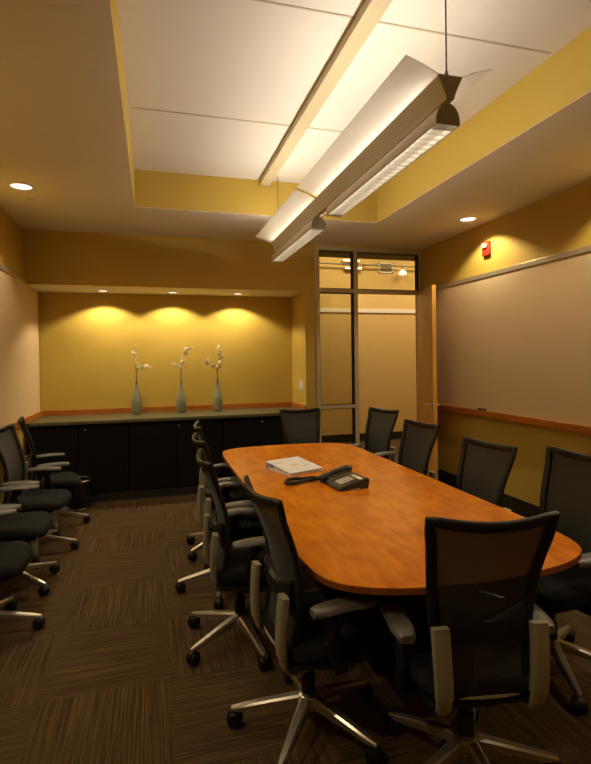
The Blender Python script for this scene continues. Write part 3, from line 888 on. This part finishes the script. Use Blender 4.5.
    bm = new(); lathe(bm, [(0.030, 0.110), (0.030, 0.235), (0.021, 0.240), (0.021, 0.330)], 20); link('gas_column', bm, M['blk_plastic'], c)
    bm = new(); lathe(bm, [(0.030, 0.085), (0.048, 0.095), (0.052, 0.125), (0.044, 0.150), (0.031, 0.158)], 24); link('base_hub', bm, M['alu'], c)
    for k in range(5):
        bm = new()
        n = 7
        rl = []
        for j in range(n):
            u = j / (n - 1)
            r_ = 0.036 + 0.300 * u
            zt_ = 0.150 - 0.058 * u - 0.008 * u * u
            th = 0.042 - 0.020 * u
            hw = 0.025 - 0.010 * u
            if j == n - 1: hw *= 0.7
            rl.append([Vector((r_, y_, z_)) for y_, z_ in ((hw, zt_ - th), (hw, zt_ - 0.007), (hw * 0.6, zt_), (-hw * 0.6, zt_), (-hw, zt_ - 0.007), (-hw, zt_ - th))])
        rings(bm, rl)
        lg = link('leg', bm, M['alu'], c, True, 35)
        lg.rotation_euler = (0, 0, 2 * PI * k / 5)
        bm = new()
        cx = 0.322
        for s in (-1, 1):
            lathe(bm, [(0.008, -0.009), (0.029, -0.009), (0.032, -0.004), (0.032, 0.004), (0.028, 0.010), (0.012, 0.012)], 18, Matrix.Translation((cx, s * 0.016, 0.032)) @ Matrix.Rotation(-s * PI / 2, 4, 'X'))
        tube(bm, [(cx, 0, 0.03), (cx, 0, 0.078)], 0.007, 8)
        strip(bm, [(cx + 0.034 * math.cos(a), 0, 0.034 + 0.034 * math.sin(a)) for a in [D2R(10 + 17 * q_) for q_ in range(11)]], 0.030, 0.004, (0, 1, 0))
        link('caster', bm, M['blk_plastic'], lg, True, 40)
    return c

def copy_chair(src, name):
    r = src.copy(); COL.objects.link(r); r.name = name
    for ch in src.children:
        q = ch.copy(); COL.objects.link(q); q.parent = r
        for g in ch.children:
            d = g.copy(); COL.objects.link(d); d.parent = q
    return r

chair0 = make_chair('task_chair', 'x')
# x, y, facing (deg), base turn (deg, relative to facing), label, group
spots = [
    (0.625, 2.090, 6, 12, 0.0, 'black mesh task chair at the near left corner of the table, arm pad in front', 'task chairs around the table'),
    (0.455, 2.860, 1, -6, 0.0, 'black mesh task chair on the left side of the table, second from the near end', 'task chairs around the table'),
    (0.480, 3.560, 3, 33, 0.0, 'black mesh task chair on the left side of the table, second from the far end', 'task chairs around the table'),
    (0.545, 4.270, -2, 0, 0.0, 'black mesh task chair on the left side of the table, farthest along', 'task chairs around the table'),
    (1.130, 1.685, 80, -29, 0.0, 'black mesh task chair at the near end of the table, its back to the viewer', 'task chairs around the table'),
    (1.930, 2.130, 184, -8, 0.02, 'black mesh task chair at the near right corner of the table, cut by the frame', 'task chairs around the table'),
    (1.850, 2.790, 187, 0, -0.02, 'black mesh task chair on the right side of the table, second from the near end', 'task chairs around the table'),
    (1.965, 3.840, 188, 30, -0.02, 'black mesh task chair on the right of the table, overlapping the open door', 'task chairs around the table'),
    (2.140, 4.900, 196, 10, -0.01, 'black mesh task chair at the far right corner, in front of the doorway', 'task chairs around the table'),
    (1.560, 5.200, 268, 0, -0.025, 'black mesh task chair at the far end of the table, in front of the cabinets', 'task chairs around the table'),
    (-0.975, 5.370, 13, -13, 0.0, 'black task chair by the left wall, nearest the counter and cabinets', 'task chairs along the left wall'),
    (-0.985, 4.670, -7, 3, 0.0, 'black task chair in the left wall row, second from the cabinets', 'task chairs along the left wall'),
    (-1.000, 3.980, 0, 36, 0.0, 'black task chair in the left wall row, third from the cabinets', 'task chairs along the left wall'),
    (-1.000, 3.320, 0, 0, 0.0, 'black task chair in the left wall row, nearest the viewer and cut by the frame', 'task chairs along the left wall'),
]
for i, (x, y, fa, bt, lift, lb, gr) in enumerate(spots):
    o = chair0 if i == 0 else copy_chair(chair0, 'task_chair.%03d' % i)
    o.location = (x, y, 0)
    o.rotation_euler = (0, 0, D2R(fa))
    o['label'] = lb
    o['group'] = gr
    o['category'] = 'chair'
for i, sp in enumerate(spots):
    o = bpy.data.objects['task_chair' if i == 0 else 'task_chair.%03d' % i]
    for k, lg in enumerate([c_ for c_ in o.children if c_.name.split('.')[0] == 'leg']):
        lg.rotation_euler = (0, 0, D2R(sp[3] + 72 * k))
    for c_ in o.children:                                      # seat height setting
        if c_.name.split('.')[0] not in ('leg', 'base_hub', 'gas_column'):
            c_.location.z = sp[4]
            c_.location.x = (0.03, 0.045, 0.05, 0.045)[i] if i < 4 else 0.0           # seat slide
        if i == 4 and c_.name.split('.')[0] == 'armrest':         # this chair's arms are set a little lower
            sgn = 1 if c_.bound_box[0][1] + c_.bound_box[6][1] > 0 else -1
            c_.location = (0.0, -0.012 * sgn, -0.040)
